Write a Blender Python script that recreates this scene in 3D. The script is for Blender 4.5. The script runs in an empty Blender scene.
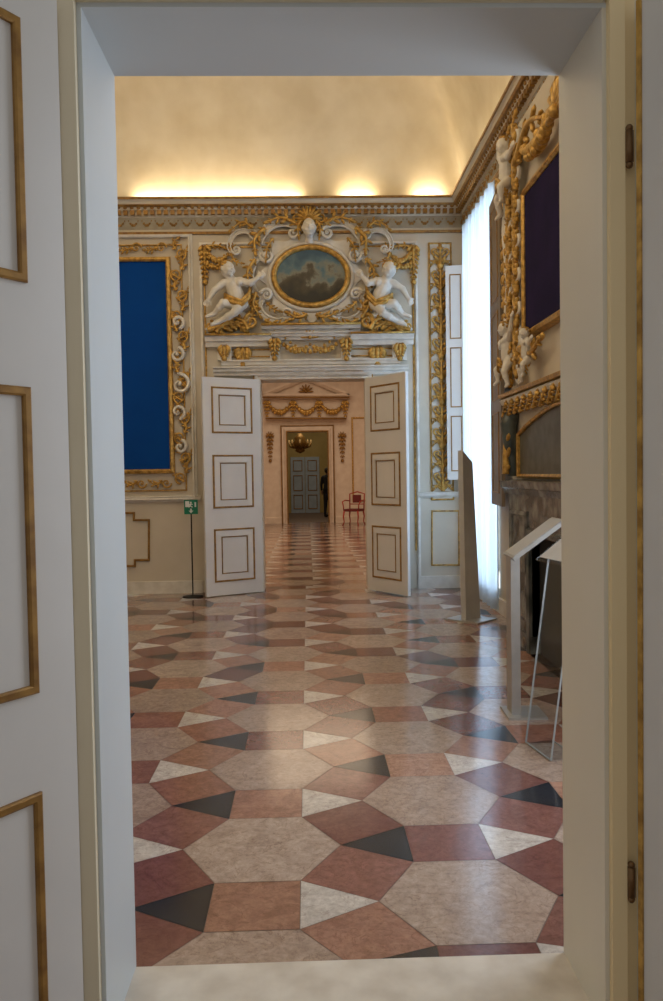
import bpy, bmesh, math, random
from mathutils import Vector, Matrix
random.seed(7)
S=bpy.context.scene; C=S.collection; PI=math.pi
R=math.radians
# ------------------------------------------------------------------ camera
F=805.0; H=1.54
CR=Matrix.Rotation(R(-1.65),3,'Z')@Matrix.Rotation(R(88.0),3,'X')@Matrix.Rotation(R(-0.9),3,'Z')
cd=bpy.data.cameras.new('camera'); cam=bpy.data.objects.new('camera',cd); C.objects.link(cam)
cam.matrix_world=Matrix.Translation((0,0,H))@CR.to_4x4()
cd.sensor_fit='VERTICAL'; cd.sensor_height=24.0; cd.lens=F/1001*24.0; cd.clip_start=0.05
S.camera=cam
def ray(px,py): return CR@Vector((px-331.5,-(py-500.5),-F))
def onY(px,py,Y):
    d=ray(px,py); t=Y/d.y; return Vector((d.x*t,Y,H+d.z*t))
def onX(px,py,X):
    d=ray(px,py); t=X/d.x; return Vector((X,d.y*t,H+d.z*t))
def onZ(px,py,Z=0.0):
    d=ray(px,py); t=(Z-H)/d.z; return Vector((d.x*t,d.y*t,Z))
YF=10.5      # gallery far wall
XR=2.06      # gallery right wall
XL=-4.6
YN0,YN1=2.13,2.48   # near wall thickness
YG=24.6      # second room far wall
XM=1.92      # chimney breast face
def W(px,py):
    p=onY(px,py,YF); return (p.x,p.z)
def G(px,py):
    p=onY(px,py,YG); return (p.x,p.z)
# ------------------------------------------------------------------ materials
def newmat(name):
    m=bpy.data.materials.new(name); m.use_nodes=True
    return m,m.node_tree.nodes,m.node_tree.links,m.node_tree.nodes['Principled BSDF']
def mat(name,c1,c2=None,rough=.5,metal=0,scale=6,bump=0,bscale=40,spec=.5,emis=None,estr=0,detail=5):
    m,N,L,b=newmat(name)
    b.inputs['Roughness'].default_value=rough; b.inputs['Metallic'].default_value=metal
    b.inputs['Specular IOR Level'].default_value=spec
    tc=N.new('ShaderNodeTexCoord')
    if c2 is None: c2=tuple(x*.88 for x in c1)
    nz=N.new('ShaderNodeTexNoise'); nz.inputs['Scale'].default_value=scale; nz.inputs['Detail'].default_value=detail
    L.new(tc.outputs['Object'],nz.inputs['Vector'])
    cr=N.new('ShaderNodeValToRGB'); cr.color_ramp.elements[0].position=.35; cr.color_ramp.elements[1].position=.65
    cr.color_ramp.elements[0].color=(*c2,1); cr.color_ramp.elements[1].color=(*c1,1)
    L.new(nz.outputs['Fac'],cr.inputs['Fac']); L.new(cr.outputs['Color'],b.inputs['Base Color'])
    if bump:
        n2=N.new('ShaderNodeTexNoise'); n2.inputs['Scale'].default_value=bscale; L.new(tc.outputs['Object'],n2.inputs['Vector'])
        bp=N.new('ShaderNodeBump'); bp.inputs['Strength'].default_value=bump; bp.inputs['Distance'].default_value=.01
        L.new(n2.outputs['Fac'],bp.inputs['Height']); L.new(bp.outputs['Normal'],b.inputs['Normal'])
    if emis:
        b.inputs['Emission Color'].default_value=(*emis,1); b.inputs['Emission Strength'].default_value=estr
    return m
M={}
M['plaster']=mat('plaster',(.65,.59,.49),(.59,.53,.43),.7,scale=2)
M['stucco']=mat('stucco',(.78,.75,.69),(.66,.62,.55),.5,scale=9)
M['gold']=mat('gilding',(.70,.43,.11),(.36,.20,.045),.34,.45,scale=22,bump=.3,bscale=60)
M['goldd']=mat('old_gilding',(.40,.22,.055),(.24,.12,.03),.45,.35,scale=18)
M['vault']=mat('vault_plaster',(.76,.69,.54),(.66,.58,.42),.8,scale=2.2,detail=9)
M['nearwall']=mat('near_plaster',(.76,.71,.60),(.73,.68,.57),.6,scale=1.5)
M['reveal']=mat('reveal_cool_lit',(.65,.70,.72),(.62,.67,.69),.45,scale=1.5)  # cool daylight on left jamb and lintel tinted into the base colour
M['revealw']=mat('reveal_warm_lit',(.79,.75,.64),(.76,.72,.61),.45,scale=1.5)  # right jamb copy, warm gallery light put into its cream
M['doorw']=mat('door_paint',(.75,.73,.70),(.71,.69,.66),.4,scale=3)
M['creamframe']=mat('cream_frame_paint',(.86,.77,.58),(.82,.73,.54),.45,scale=2)
M['yellowframe']=mat('yellow_cream_paint',(.92,.74,.43),(.88,.70,.40),.45,scale=2)
M['grout']=mat('grout',(.16,.11,.09),None,.6)
M['blue']=mat('blue_cloth',(.004,.062,.31),(.004,.058,.29),.9,scale=3,spec=.1)
M['navy']=mat('navy_canvas',(.020,.014,.060),(.013,.010,.045),.9,scale=3,spec=.12)
M['darkmarble']=mat('dark_marble',(.05,.06,.06),(.16,.16,.15),.2,scale=5,detail=10)
M['veined']=mat('veined_marble',(.035,.037,.04),(.26,.26,.25),.22,scale=7,detail=14)
M['black']=mat('matte_black',(.012,.011,.010),None,.8)
M['teal']=mat('grey_green_marble',(.085,.105,.10),(.035,.048,.05),.3,scale=9,detail=10)
M['metal']=mat('brushed_metal',(.45,.45,.44),(.39,.39,.38),.35,.45,scale=12)
M['panelw']=mat('sign_panel',(.50,.51,.52),None,.45)
M['edge']=mat('polished_edge',(.36,.39,.40),None,.2)
M['totem']=mat('totem_paint',(.54,.53,.51),None,.5)
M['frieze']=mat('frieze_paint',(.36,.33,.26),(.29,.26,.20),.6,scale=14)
M['green']=mat('sign_green',(.0,.20,.11),None,.4)
M['white']=mat('sign_white',(.80,.82,.82),None,.4)
M['bronze']=mat('bronze',(.20,.11,.045),None,.4,.6)
M['red']=mat('red_velvet',(.16,.02,.02),None,.7)
M['redwood']=mat('red_lacquer',(.42,.035,.02),None,.35)
M['dark']=mat('dark_cloth',(.02,.021,.027),None,.8)
M['skin']=mat('skin',(.35,.21,.15),None,.55)
M['hair']=mat('brown_hair',(.03,.02,.015),None,.7)
M['room2']=mat('peach_plaster',(.70,.56,.45),(.64,.50,.40),.7,scale=2)
M['room2w']=mat('peach_stucco',(.77,.66,.56),(.69,.57,.47),.6,scale=5)
M['olive']=mat('olive_plaster',(.46,.34,.14),(.38,.28,.10),.7,scale=2)
M['bluedoor']=mat('pale_blue_door',(.42,.50,.64),None,.5)
M['threshold']=mat('threshold_marble',(.76,.72,.65),(.60,.55,.48),.3,scale=7,detail=12)
M['shade']=mat('shaded_shutter',(.24,.185,.125),(.19,.145,.10),.5,scale=4)  # brown tone puts the backlit shutter's shade into its colour
# painting : generic landscape
m,N,L,b=newmat('landscape_paint'); b.inputs['Roughness'].default_value=.45
tc=N.new('ShaderNodeTexCoord'); sp=N.new('ShaderNodeSeparateXYZ'); L.new(tc.outputs['Object'],sp.inputs[0])
nz=N.new('ShaderNodeTexNoise'); nz.inputs['Scale'].default_value=5.5; nz.inputs['Detail'].default_value=9; L.new(tc.outputs['Object'],nz.inputs['Vector'])
ma=N.new('ShaderNodeMath'); ma.operation='MULTIPLY_ADD'; ma.inputs[1].default_value=1.0; L.new(nz.outputs['Fac'],ma.inputs[0]); L.new(sp.outputs['Z'],ma.inputs[2])
cr=N.new('ShaderNodeValToRGB'); L.new(ma.outputs[0],cr.inputs['Fac']); e=cr.color_ramp.elements
e[0].position=.34; e[0].color=(.022,.020,.012,1); e[1].position=.92; e[1].color=(.035,.085,.12,1)
for p,c in ((.46,(.05,.038,.018,1)),(.56,(.08,.065,.035,1)),(.63,(.22,.21,.15,1)),(.75,(.09,.16,.18,1))):
    q=e.new(p); q.color=c
L.new(cr.outputs['Color'],b.inputs['Base Color']); M['landscape']=m
# tiles : vertex colour times mottling and veins
m,N,L,b=newmat('marble_tiles')
at=N.new('ShaderNodeAttribute'); at.attribute_name='tilecol'
tc=N.new('ShaderNodeTexCoord')
def noise_ramp(scale,det,ro,dist,p0,c0,p1,c1):
    n1=N.new('ShaderNodeTexNoise'); n1.inputs['Scale'].default_value=scale; n1.inputs['Detail'].default_value=det; n1.inputs['Roughness'].default_value=ro; n1.inputs['Distortion'].default_value=dist
    L.new(tc.outputs['Object'],n1.inputs['Vector'])
    r1=N.new('ShaderNodeValToRGB'); r1.color_ramp.elements[0].position=p0; r1.color_ramp.elements[0].color=(*c0,1); r1.color_ramp.elements[1].position=p1; r1.color_ramp.elements[1].color=(*c1,1)
    L.new(n1.outputs['Fac'],r1.inputs['Fac']); return n1,r1
def mul(a,b_):
    mx=N.new('ShaderNodeMix'); mx.data_type='RGBA'; mx.blend_type='MULTIPLY'; mx.inputs['Factor'].default_value=1
    L.new(a,mx.inputs['A']); L.new(b_,mx.inputs['B']); return mx.outputs['Result']
_,ra=noise_ramp(34,12,.8,.4,.28,(.60,.57,.56),.70,(1.24,1.24,1.24))
_,rb=noise_ramp(7,8,.65,1.6,.34,(.80,.76,.75),.60,(1.08,1.08,1.08))
nv,rv_=noise_ramp(5,6,.6,2.2,.485,(1,1,1),.50,(.74,.68,.66)); q=rv_.color_ramp.elements.new(.515); q.color=(1,1,1,1)
c=mul(mul(mul(at.outputs['Color'],ra.outputs['Color']),rb.outputs['Color']),rv_.outputs['Color']); L.new(c,b.inputs['Base Color'])
n2=N.new('ShaderNodeTexNoise'); n2.inputs['Scale'].default_value=2.2; L.new(tc.outputs['Object'],n2.inputs['Vector'])
mr=N.new('ShaderNodeMapRange'); mr.inputs['To Min'].default_value=.10; mr.inputs['To Max'].default_value=.24; L.new(n2.outputs['Fac'],mr.inputs['Value']); L.new(mr.outputs[0],b.inputs['Roughness'])
b.inputs['Specular IOR Level'].default_value=.85
M['tiles']=m
# curtain
m,N,L,b=newmat('sheer_curtain'); o=N['Material Output']
tr=N.new('ShaderNodeBsdfTranslucent'); tr.inputs['Color'].default_value=(.58,.72,.86,1)
b.inputs['Base Color'].default_value=(.66,.74,.84,1); b.inputs['Roughness'].default_value=.9
ms=N.new('ShaderNodeMixShader'); ms.inputs[0].default_value=.6; L.new(b.outputs[0],ms.inputs[1]); L.new(tr.outputs[0],ms.inputs[2]); L.new(ms.outputs[0],o.inputs[0]); M['curtain']=m
# acrylic : thin clear sheet
m,N,L,b=newmat('clear_acrylic'); o=N['Material Output']
tb=N.new('ShaderNodeBsdfTransparent'); tb.inputs['Color'].default_value=(.95,.97,.98,1)
gb=N.new('ShaderNodeBsdfGlossy'); gb.inputs['Roughness'].default_value=.08
lw=N.new('ShaderNodeLayerWeight'); lw.inputs['Blend'].default_value=.2
ad=N.new('ShaderNodeMath'); ad.operation='MULTIPLY_ADD'; ad.inputs[1].default_value=.16; ad.inputs[2].default_value=.05; L.new(lw.outputs['Facing'],ad.inputs[0])
ms=N.new('ShaderNodeMixShader'); L.new(ad.outputs[0],ms.inputs[0]); L.new(tb.outputs[0],ms.inputs[1]); L.new(gb.outputs[0],ms.inputs[2]); L.new(ms.outputs[0],o.inputs[0]); M['acrylic']=m
m,N,L,b=newmat('window_glass'); o=N['Material Output']; tb=N.new('ShaderNodeBsdfTransparent'); L.new(tb.outputs[0],o.inputs[0]); M['glass']=m
M['lampglow']=mat('lamp_glow',(.7,.5,.2),None,.5,emis=(1,.55,.2),estr=.15)
# ------------------------------------------------------------------ mesh builder
class MB:
    def __init__(s): s.v=[]; s.f=[]
    def add(s,vs,fs):
        k=len(s.v); s.v+= [tuple(v) for v in vs]; s.f+=[tuple(i+k for i in f) for f in fs]
    def box(s,x0,y0,z0,x1,y1,z1):
        s.add([(x0,y0,z0),(x1,y0,z0),(x1,y1,z0),(x0,y1,z0),(x0,y0,z1),(x1,y0,z1),(x1,y1,z1),(x0,y1,z1)],
              [(0,3,2,1),(4,5,6,7),(0,1,5,4),(1,2,6,5),(2,3,7,6),(3,0,4,7)]); return s
    def tube(s,pts,r,n=8,fl=1.0,ref=(0,1,0)):
        pts=[Vector(p) for p in pts]; m=len(pts); ref=Vector(ref)
        if not isinstance(r,(list,tuple)): r=[r]*m
        vs=[];fs=[]
        for i,p in enumerate(pts):
            t=(pts[min(i+1,m-1)]-pts[max(i-1,0)])
            if t.length<1e-9: t=Vector((0,0,1))
            t.normalize()
            a=t.cross(ref)
            if a.length<1e-3: a=t.cross(Vector((1,0,0)))
            a.normalize(); bb=a.cross(t).normalized()
            for k in range(n):
                an=2*PI*k/n; vs.append(p+a*(math.cos(an)*r[i])+bb*(math.sin(an)*r[i]*fl))
        for i in range(m-1):
            for k in range(n):
                fs.append((i*n+k,i*n+(k+1)%n,(i+1)*n+(k+1)%n,(i+1)*n+k))
        fs.append(tuple(range(n))[::-1]); fs.append(tuple((m-1)*n+k for k in range(n)))
        s.add(vs,fs); return s
    def blob(s,c,r,ang=0,nu=8,nv=5,rot=None):
        if not isinstance(r,(tuple,list)): r=(r,r,r)
        Rm=rot if rot is not None else Matrix.Rotation(-ang,3,'Y')
        c=Vector(c); vs=[];fs=[]
        vs.append(c+Rm@Vector((0,0,r[2])))
        for j in range(1,nv):
            ph=PI*j/nv
            for i in range(nu):
                th=2*PI*i/nu
                vs.append(c+Rm@Vector((r[0]*math.sin(ph)*math.cos(th),r[1]*math.sin(ph)*math.sin(th),r[2]*math.cos(ph))))
        vs.append(c+Rm@Vector((0,0,-r[2])))
        for i in range(nu): fs.append((0,1+i,1+(i+1)%nu))
        for j in range(nv-2):
            for i in range(nu):
                a=1+j*nu+i; b_=1+j*nu+(i+1)%nu; fs.append((a,a+nu,b_+nu,b_))
        l=len(vs)-1; k=1+(nv-2)*nu
        for i in range(nu): fs.append((l,k+(i+1)%nu,k+i))
        s.add(vs,fs); return s
    def cap(s,p0,r0,p1,r1):
        p0=Vector(p0);p1=Vector(p1); s.tube([p0,p1],[r0,r1],12,ref=(.13,.9,.21)); s.blob(p0,r0,nu=12,nv=8); s.blob(p1,r1,nu=12,nv=8); return s
    def sweep(s,path,prof,closed=False,y0=0.0,sg=1):
        n=len(path); path=[Vector((p[0],p[1])) for p in path]; m=len(prof); vs=[];fs=[]
        for i,p in enumerate(path):
            def nrm(a,b_):
                d=(b_-a).normalized(); return Vector((-d.y,d.x))
            if closed: n1=nrm(path[i-1],p); n2=nrm(p,path[(i+1)%n])
            else:
                n1=nrm(path[i-1],p) if i>0 else None; n2=nrm(p,path[i+1]) if i<n-1 else None
                n1=n1 or n2; n2=n2 or n1
            mi=(n1+n2)/max(.3,(1+n1.dot(n2)))
            for o_,d_ in prof:
                q=p+mi*o_; vs.append((q.x,y0-sg*d_,q.y))
        for i in range(n if closed else n-1):
            j=(i+1)%n
            for k in range(m):
                fs.append((i*m+k,i*m+(k+1)%m,j*m+(k+1)%m,j*m+k))
        if not closed: fs.append(tuple(range(m))); fs.append(tuple((n-1)*m+k for k in range(m))[::-1])
        s.add(vs,fs); return s
    def rect(s,x0,z0,x1,z1,prof,y0=0.0,sg=1):
        return s.sweep([(x0,z0),(x1,z0),(x1,z1),(x0,z1)],prof,True,y0,sg)
    def prism(s,poly,y0,y1):
        n=len(poly); s.add([(p[0],y0,p[1]) for p in poly]+[(p[0],y1,p[1]) for p in poly],
            [tuple(range(n)),tuple(range(n,2*n))[::-1]]+[(i,(i+1)%n,n+(i+1)%n,n+i) for i in range(n)]); return s
    def lathe(s,prof,c=(0,0,0),n=16):
        m=len(prof); vs=[];fs=[]
        for r,z in prof:
            for k in range(n):
                a=2*PI*k/n; vs.append((c[0]+r*math.cos(a),c[1]+r*math.sin(a),c[2]+z))
        for i in range(m-1):
            for k in range(n): fs.append((i*n+k,i*n+(k+1)%n,(i+1)*n+(k+1)%n,(i+1)*n+k))
        fs.append(tuple(range(n))[::-1]); fs.append(tuple((m-1)*n+k for k in range(n))); s.add(vs,fs); return s
    # ---- ornaments in the x-z plane, proud of y=0 toward -y
    def spiral(s,cx,cz,r,a0,turns,dr,t,y=-.03,re=.12,fl=1.0):
        n=max(10,int(22*turns)); P=[];Rr=[]
        for i in range(n+1):
            k=i/n; rr=r*(1-k)+r*re*k; a=a0+dr*2*PI*turns*k
            P.append((cx+rr*math.cos(a),y,cz+rr*math.sin(a))); Rr.append(t*(1-.5*k)*(1 if i else .6))
        s.tube(P,Rr,6,fl); s.blob((cx,y-.005,cz),(r*re*1.6,t*1.3,r*re*1.6)); return s
    def acan(s,pts,w,y=-.03,n=None,th=.03):
        pts=[Vector((p[0],p[1])) for p in pts]
        Q=[]
        for i in range(len(pts)-1):
            p0=pts[max(i-1,0)];p1=pts[i];p2=pts[i+1];p3=pts[min(i+2,len(pts)-1)]
            for k in range(8):
                t=k/8; Q.append(.5*((2*p1)+(p2-p0)*t+(2*p0-5*p1+4*p2-p3)*t*t+(3*p1-p0-3*p2+p3)*t**3))
        Q.append(pts[-1]); m=len(Q)
        s.tube([(q.x,y-.01,q.y) for q in Q],[w*.22*(1-.7*i/m) for i in range(m)],6)
        n=n or max(4,m//4)
        for i in range(n):
            k=(i+.3)/n; j=min(int(k*(m-1)),m-2); t=(Q[j+1]-Q[j]); a=math.atan2(t.y,t.x)
            sz=w*(.45+.55*math.sin(PI*min(1,k*1.1)))*(1-.45*k)
            for sd in (-1,1):
                an=a+sd*R(50); c=Q[j]+Vector((math.cos(an),math.sin(an)))*sz*.55
                s.blob((c.x,y,c.y),(sz*.55,th*.7,sz*.21),an,6,4)
        q=Q[-1]; t=Q[-1]-Q[-2]; s.blob((q.x,y,q.y),(w*.4,th*.6,w*.18),math.atan2(t.y,t.x),6,4)
        return s
    def swag(s,x0,z0,x1,z1,sag,r,y=-.04,n=12):
        for i in range(n+1):
            k=i/n; x=x0+(x1-x0)*k; z=z0+(z1-z0)*k-sag*math.sin(PI*k); rr=r*(.55+.6*math.sin(PI*k))
            s.blob((x,y,z),rr,0,7,5)
            s.blob((x+rr*.5*random.uniform(-1,1),y-rr*.4,z+rr*.7*random.choice((-1,1))),rr*.55,0,6,4)
        return s
    def drop(s,x,z,l,w,y=-.03,n=6):
        for i in range(n):
            k=i/n; zz=z-l*k; ww=w*(1-.55*k)
            for sd in (-1,0,1): s.blob((x+sd*ww*.4,y,zz-abs(sd)*-.01),(ww*.42,.02,ww*.2),R(-90+sd*35),6,4)
        s.blob((x,y,z-l),w*.3,0,6,4); return s
    def shell(s,cx,cz,r,a0,a1,n=9,y=-.03):
        for i in range(n):
            a=a0+(a1-a0)*i/(n-1); s.blob((cx+math.cos(a)*r*.55,y,cz+math.sin(a)*r*.55),(r*.5,.03,r*.12),a,6,5)
        s.blob((cx,y-.01,cz),r*.22,0,8,6); return s
def bar(w,d): return [(0,0),(0,d*.7),(w*.2,d),(w*.8,d),(w,d*.7),(w,0)]
def bead(w,d): return [(-w/2,0),(-w/2,d*.5),(-w*.2,d),(w*.2,d),(w/2,d*.5),(w/2,0)]
# ------------------------------------------------------------------ frames and objects
RZ=Matrix.Rotation(R(-90),4,'Z')
FR={'world':Matrix.Identity(4),'far':Matrix.Translation((0,YF,0)),'right':Matrix.Translation((XR,0,0))@RZ,
    'chim':Matrix.Translation((XM,0,0))@RZ,'far2':Matrix.Translation((0,YG,0)),'near':Matrix.Translation((0,YN0,0))}
def mesh(name,mb,m,smooth,off=Vector((0,0,0))):
    me=bpy.data.meshes.new(name); me.from_pydata([tuple(Vector(v)-off) for v in mb.v],[],mb.f)
    bm=bmesh.new(); bm.from_mesh(me); bmesh.ops.recalc_face_normals(bm,faces=bm.faces); bm.to_mesh(me); bm.free()
    if smooth:
        for p in me.polygons: p.use_smooth=True
    me.materials.append(M[m] if isinstance(m,str) else m); return me
BASE={}
def thing(name,label,cat,base=(0,0,0),frame='world',group=None,rotz=0,kind=None):
    o=bpy.data.objects.new(name,None); C.objects.link(o); o.empty_display_size=.1
    o.matrix_world=FR[frame]@Matrix.Translation(base)@Matrix.Rotation(rotz,4,'Z')
    if label: o['label']=label; o['category']=cat
    if group: o['group']=group
    if kind: o['kind']=kind
    return o
def wthing(name,label,cat,base,frame,**k):
    o=thing(name,label,cat,base,frame,**k); BASE[o.name]=Vector(base); return o
def obj(name,mb,m,parent=None,smooth=False,frame='world',label=None):
    off=Vector((0,0,0)); p=parent
    while p is not None:
        if p.name in BASE: off=BASE[p.name]
        p=p.parent
    o=bpy.data.objects.new(name,mesh(name,mb,m,smooth,off)); C.objects.link(o)
    if parent is not None: o.parent=parent
    else: o.matrix_world=FR[frame]
    if label: o['label']=label
    return o
def struct(name,mb,m,frame='world',smooth=False,label=None):
    o=obj(name,mb,m,None,smooth,frame); o['kind']='structure'; return o
def tag(o,label,cat,group=None):
    o['label']=label;o['category']=cat
    if group:o['group']=group
    return o
# ================================================================== FLOOR
SL=.325; A=SL*(1+math.sqrt(3)); HX0,HY0=-.215,3.275
def floor_tiles(name,x0,x1,y0,y1,ox=0,oy=0,zz=0.0):
    vs=[];fs=[];cols=[]
    rnd=random.Random(11)
    def face(pts,col):
        c=sum((Vector(p) for p in pts),Vector((0,0)))/len(pts)
        if not(x0-.6<c.x<x1+.6 and y0-.6<c.y<y1+.6): return
        k=len(vs)
        P=[]
        for p in pts:
            d=Vector(p)-c; P.append(c+d*(1-.0020/d.length))
        P=[(min(max(p.x,x0),x1),min(max(p.y,y0),y1)) for p in P]
        ar=abs(sum(P[i][0]*P[(i+1)%len(P)][1]-P[(i+1)%len(P)][0]*P[i][1] for i in range(len(P))))
        if ar<1e-4: return
        for p in P: vs.append((p[0],p[1],zz))
        fs.append(tuple(range(k,k+len(P)))); cols.append(col)
    reds=[(.310,.155,.115),(.385,.215,.155),(.205,.088,.077),(.415,.255,.190),(.255,.125,.105),(.360,.200,.150),(.228,.108,.094),(.168,.078,.073)]
    def jit(c,a=.08):
        f=1+rnd.uniform(-a,a); return tuple(x*f for x in c)
    ci=int((x1-x0)/(A*.866))+6
    for i in range(-ci,ci):
        for j in range(-4,int((y1-y0)/A)+8):
            cx=HX0+ox+i*A*math.sqrt(3)/2; cy=y0//A*A+(HY0+oy)%A+(j-1)*A+(A/2 if i%2 else 0)
            hv=[Vector((cx+SL*math.cos(R(60*k)),cy+SL*math.sin(R(60*k)))) for k in range(6)]
            face(hv,jit(rnd.choice([(.430,.345,.290),(.470,.385,.330),(.395,.310,.260),(.440,.345,.295)])))
            for k in (0,1,5):
                a,b_=hv[k],hv[(k+1)%6]; n=((a+b_)/2-Vector((cx,cy))).normalized()*SL
                face([a,b_,b_+n,a+n],jit(rnd.choice(reds),.12))
            a=Vector((cx+SL,cy)); face([a,a+Vector((SL*.866,SL/2)),a+Vector((SL*.866,-SL/2))],jit((.024,.029,.040)))
            a=Vector((cx-SL,cy)); face([a,a+Vector((-SL*.866,SL/2)),a+Vector((-SL*.866,-SL/2))],jit((.62,.60,.57)))
    me=bpy.data.meshes.new(name); me.from_pydata(vs,[],fs)
    ca=me.color_attributes.new('tilecol','FLOAT_COLOR','CORNER')
    for p in me.polygons:
        for li in p.loop_indices: ca.data[li].color=(*cols[p.index],1)
    bm=bmesh.new(); bm.from_mesh(me)
    for f in bm.faces:
        if f.normal.z<0: f.normal_flip()
    bm.to_mesh(me); bm.free()
    me.materials.append(M['tiles']); return me
fb=struct('floor',MB().box(XL-.3,-3,-.12,6,36,-.002),'grout')
for a in (('t1',XL-.3,XR+.3,YN1-.02,YF+.4,0),('t2',-3.6,4.0,YF+.4,YG+.4,.1),('t3',-3.0,3.0,-1.5,YN0,0)):
    fl=bpy.data.objects.new('floor_tiles',floor_tiles(a[0],*a[1:5],ox=a[5])); C.objects.link(fl); fl['kind']='structure'; fl.parent=fb
OL,OR,OT=-.562,.787,2.742
struct('trim_1',MB().box(OL,YN0-.05,-.002,OR,YN1,.006),'threshold')
# ================================================================== NEAR WALL
nw=MB(); nw.box(XL,YN0,0,OL-.001,YN1,5.6); nw.box(OR+.001,YN0,0,5,YN1,5.6); nw.box(OL-.001,YN0,OT+.001,OR+.001,YN1,5.6)
struct('wall_near',nw,'nearwall')
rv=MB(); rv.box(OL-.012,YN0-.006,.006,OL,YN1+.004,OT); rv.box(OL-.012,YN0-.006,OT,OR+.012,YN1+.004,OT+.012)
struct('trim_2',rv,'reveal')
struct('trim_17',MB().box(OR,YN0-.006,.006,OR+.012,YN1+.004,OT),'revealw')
fp_=[(.012,0),(.012,.03),(.05,.035),(.052,.012),(.085,.012),(.085,0)]
ar=MB(); ar.sweep([(OL,0.0),(OL,OT),(OR,OT)],fp_,False,YN0)
struct('trim_3',ar,'creamframe')
ar=MB(); ar.sweep([(OR,OT+.085),(OR,0.0)],fp_,False,YN0)
struct('trim_18',ar,'yellowframe')
# ================================================================== DOOR LEAVES
def door_leaf(name,hx,hy,ang,L,Hh,panels,th=.042,dbl=True,gold='gold',label=None,z0=.012):
    t=bpy.data.objects.new(name,None); C.objects.link(t); t['kind']='structure'
    t.matrix_world=Matrix.Translation((hx,hy,z0))@Matrix.Rotation(ang,4,'Z')
    obj('leaf',MB().box(0,-th/2,0,L,th/2,Hh),'doorw',t)
    mg=.115
    for (a,b_) in panels:
        g=MB(); q=MB()
        for sg in (1,-1):
            g.rect(mg,a,L-mg,b_,bar(.022,.012),-sg*th/2,sg)
            if dbl:
                g.rect(mg+.10,a+.10,L-mg-.10,b_-.10,bar(.011,.012),-sg*th/2,sg)
                q.rect(mg+.022,a+.022,L-mg-.022,b_-.022,[(0,0),(0,.003),(.07,.009),(.07,0)],-sg*th/2,sg)
        obj('panel_moulding',g,gold,t)
        if dbl: obj('panel_bevel',q,'doorw',t)
    return t
PN=[(.12,.755),(1.0,1.745),(1.995,2.62)]
d=door_leaf('door_1',-.625,2.085,R(270-34),.80,2.72,PN,dbl=False,gold='goldd')
d=door_leaf('door_2',.882,2.085,R(-70),.80,2.72,PN,dbl=False,gold='goldd')
obj('gilt_edge_strip',MB().box(.0,-.026,.0,.016,-.021,2.72),'gold',d)
for z in (.42,2.36):
    hg=MB().tube([(-.02,-.03,z-.04),(-.02,-.03,z+.04)],.011,8); hg.blob((-.02,-.03,z+.047),.010); hg.blob((-.02,-.03,z-.047),.010)
    obj('door_hinge',hg,'bronze',d,True)
PF=[(.17,.84),(1.10,1.77),(2.04,2.62)]
FL_=onY(262.5,480,YF).x; FRr=onY(367,480,YF).x; FT=onY(315,379,YF).z
door_leaf('door_3',FL_-.02,YF-.06,R(180+30),.79,FT-.02,PF,gold='goldd')
door_leaf('door_4',FRr+.0,YF-.06,R(-56),.80,FT-.02,PF,gold='goldd')
# ================================================================== FAR WALL
fw=MB(); fw.box(XL,YF,0,FL_-.001,YF+.38,5.6); fw.box(FRr+.001,YF,0,6,YF+.38,5.6); fw.box(FL_-.001,YF,FT,FRr+.001,YF+.38,5.6)
struct('wall_far',fw,'plaster')
ar=MB(); ar.sweep([(FL_,0.0),(FL_,FT),(FRr,FT),(FRr,0.0)],[(0,0),(0,.03),(.03,.03),(.035,.045),(.07,.05),(.08,.02),(.08,0)],False)
struct('trim_4',ar,'stucco','far')
ar=MB(); ar.sweep([(FL_-.085,0.0),(FL_-.085,FT+.085),(FRr+.085,FT+.085),(FRr+.085,0.0)],bead(.022,.03),False)
struct('trim_5',ar,'gold','far')
zd=W(180,498)[1]
x_pil=W(201,500)[0]; x_r=W(417,500)[0]
bb=MB(); bb.box(XL,-.035,0,x_pil,0,.16); bb.box(x_r,-.035,0,XR,0,.16)
struct('baseboard_far',bb,'stucco','far')
dc=MB(); prof=[(-.05,0),(-.05,.02),(-.02,.05),(.02,.06),(.03,.02),(.03,0)]
dc.sweep([(XL,zd),(x_pil,zd)],prof); dc.sweep([(x_r,zd),(XR,zd)],prof)
struct('trim_6',dc,'stucco','far')
def outline(pts,prof,mat_,nm,closed=True,frame='far'):
    return struct(nm,MB().sweep(pts,prof,closed),mat_,frame)
P=[W(x,y) for x,y in ((432,565),(459,565),(459,511),(432,511))]; outline(P,bead(.02,.02),'gold','trim_7')
P=[W(x,y) for x,y in ((60,566),(135,566),(135,560),(149,560),(149,520),(134,520),(134,513),(60,513))]; outline(P,bead(.028,.028),'goldd','trim_8')
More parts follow.
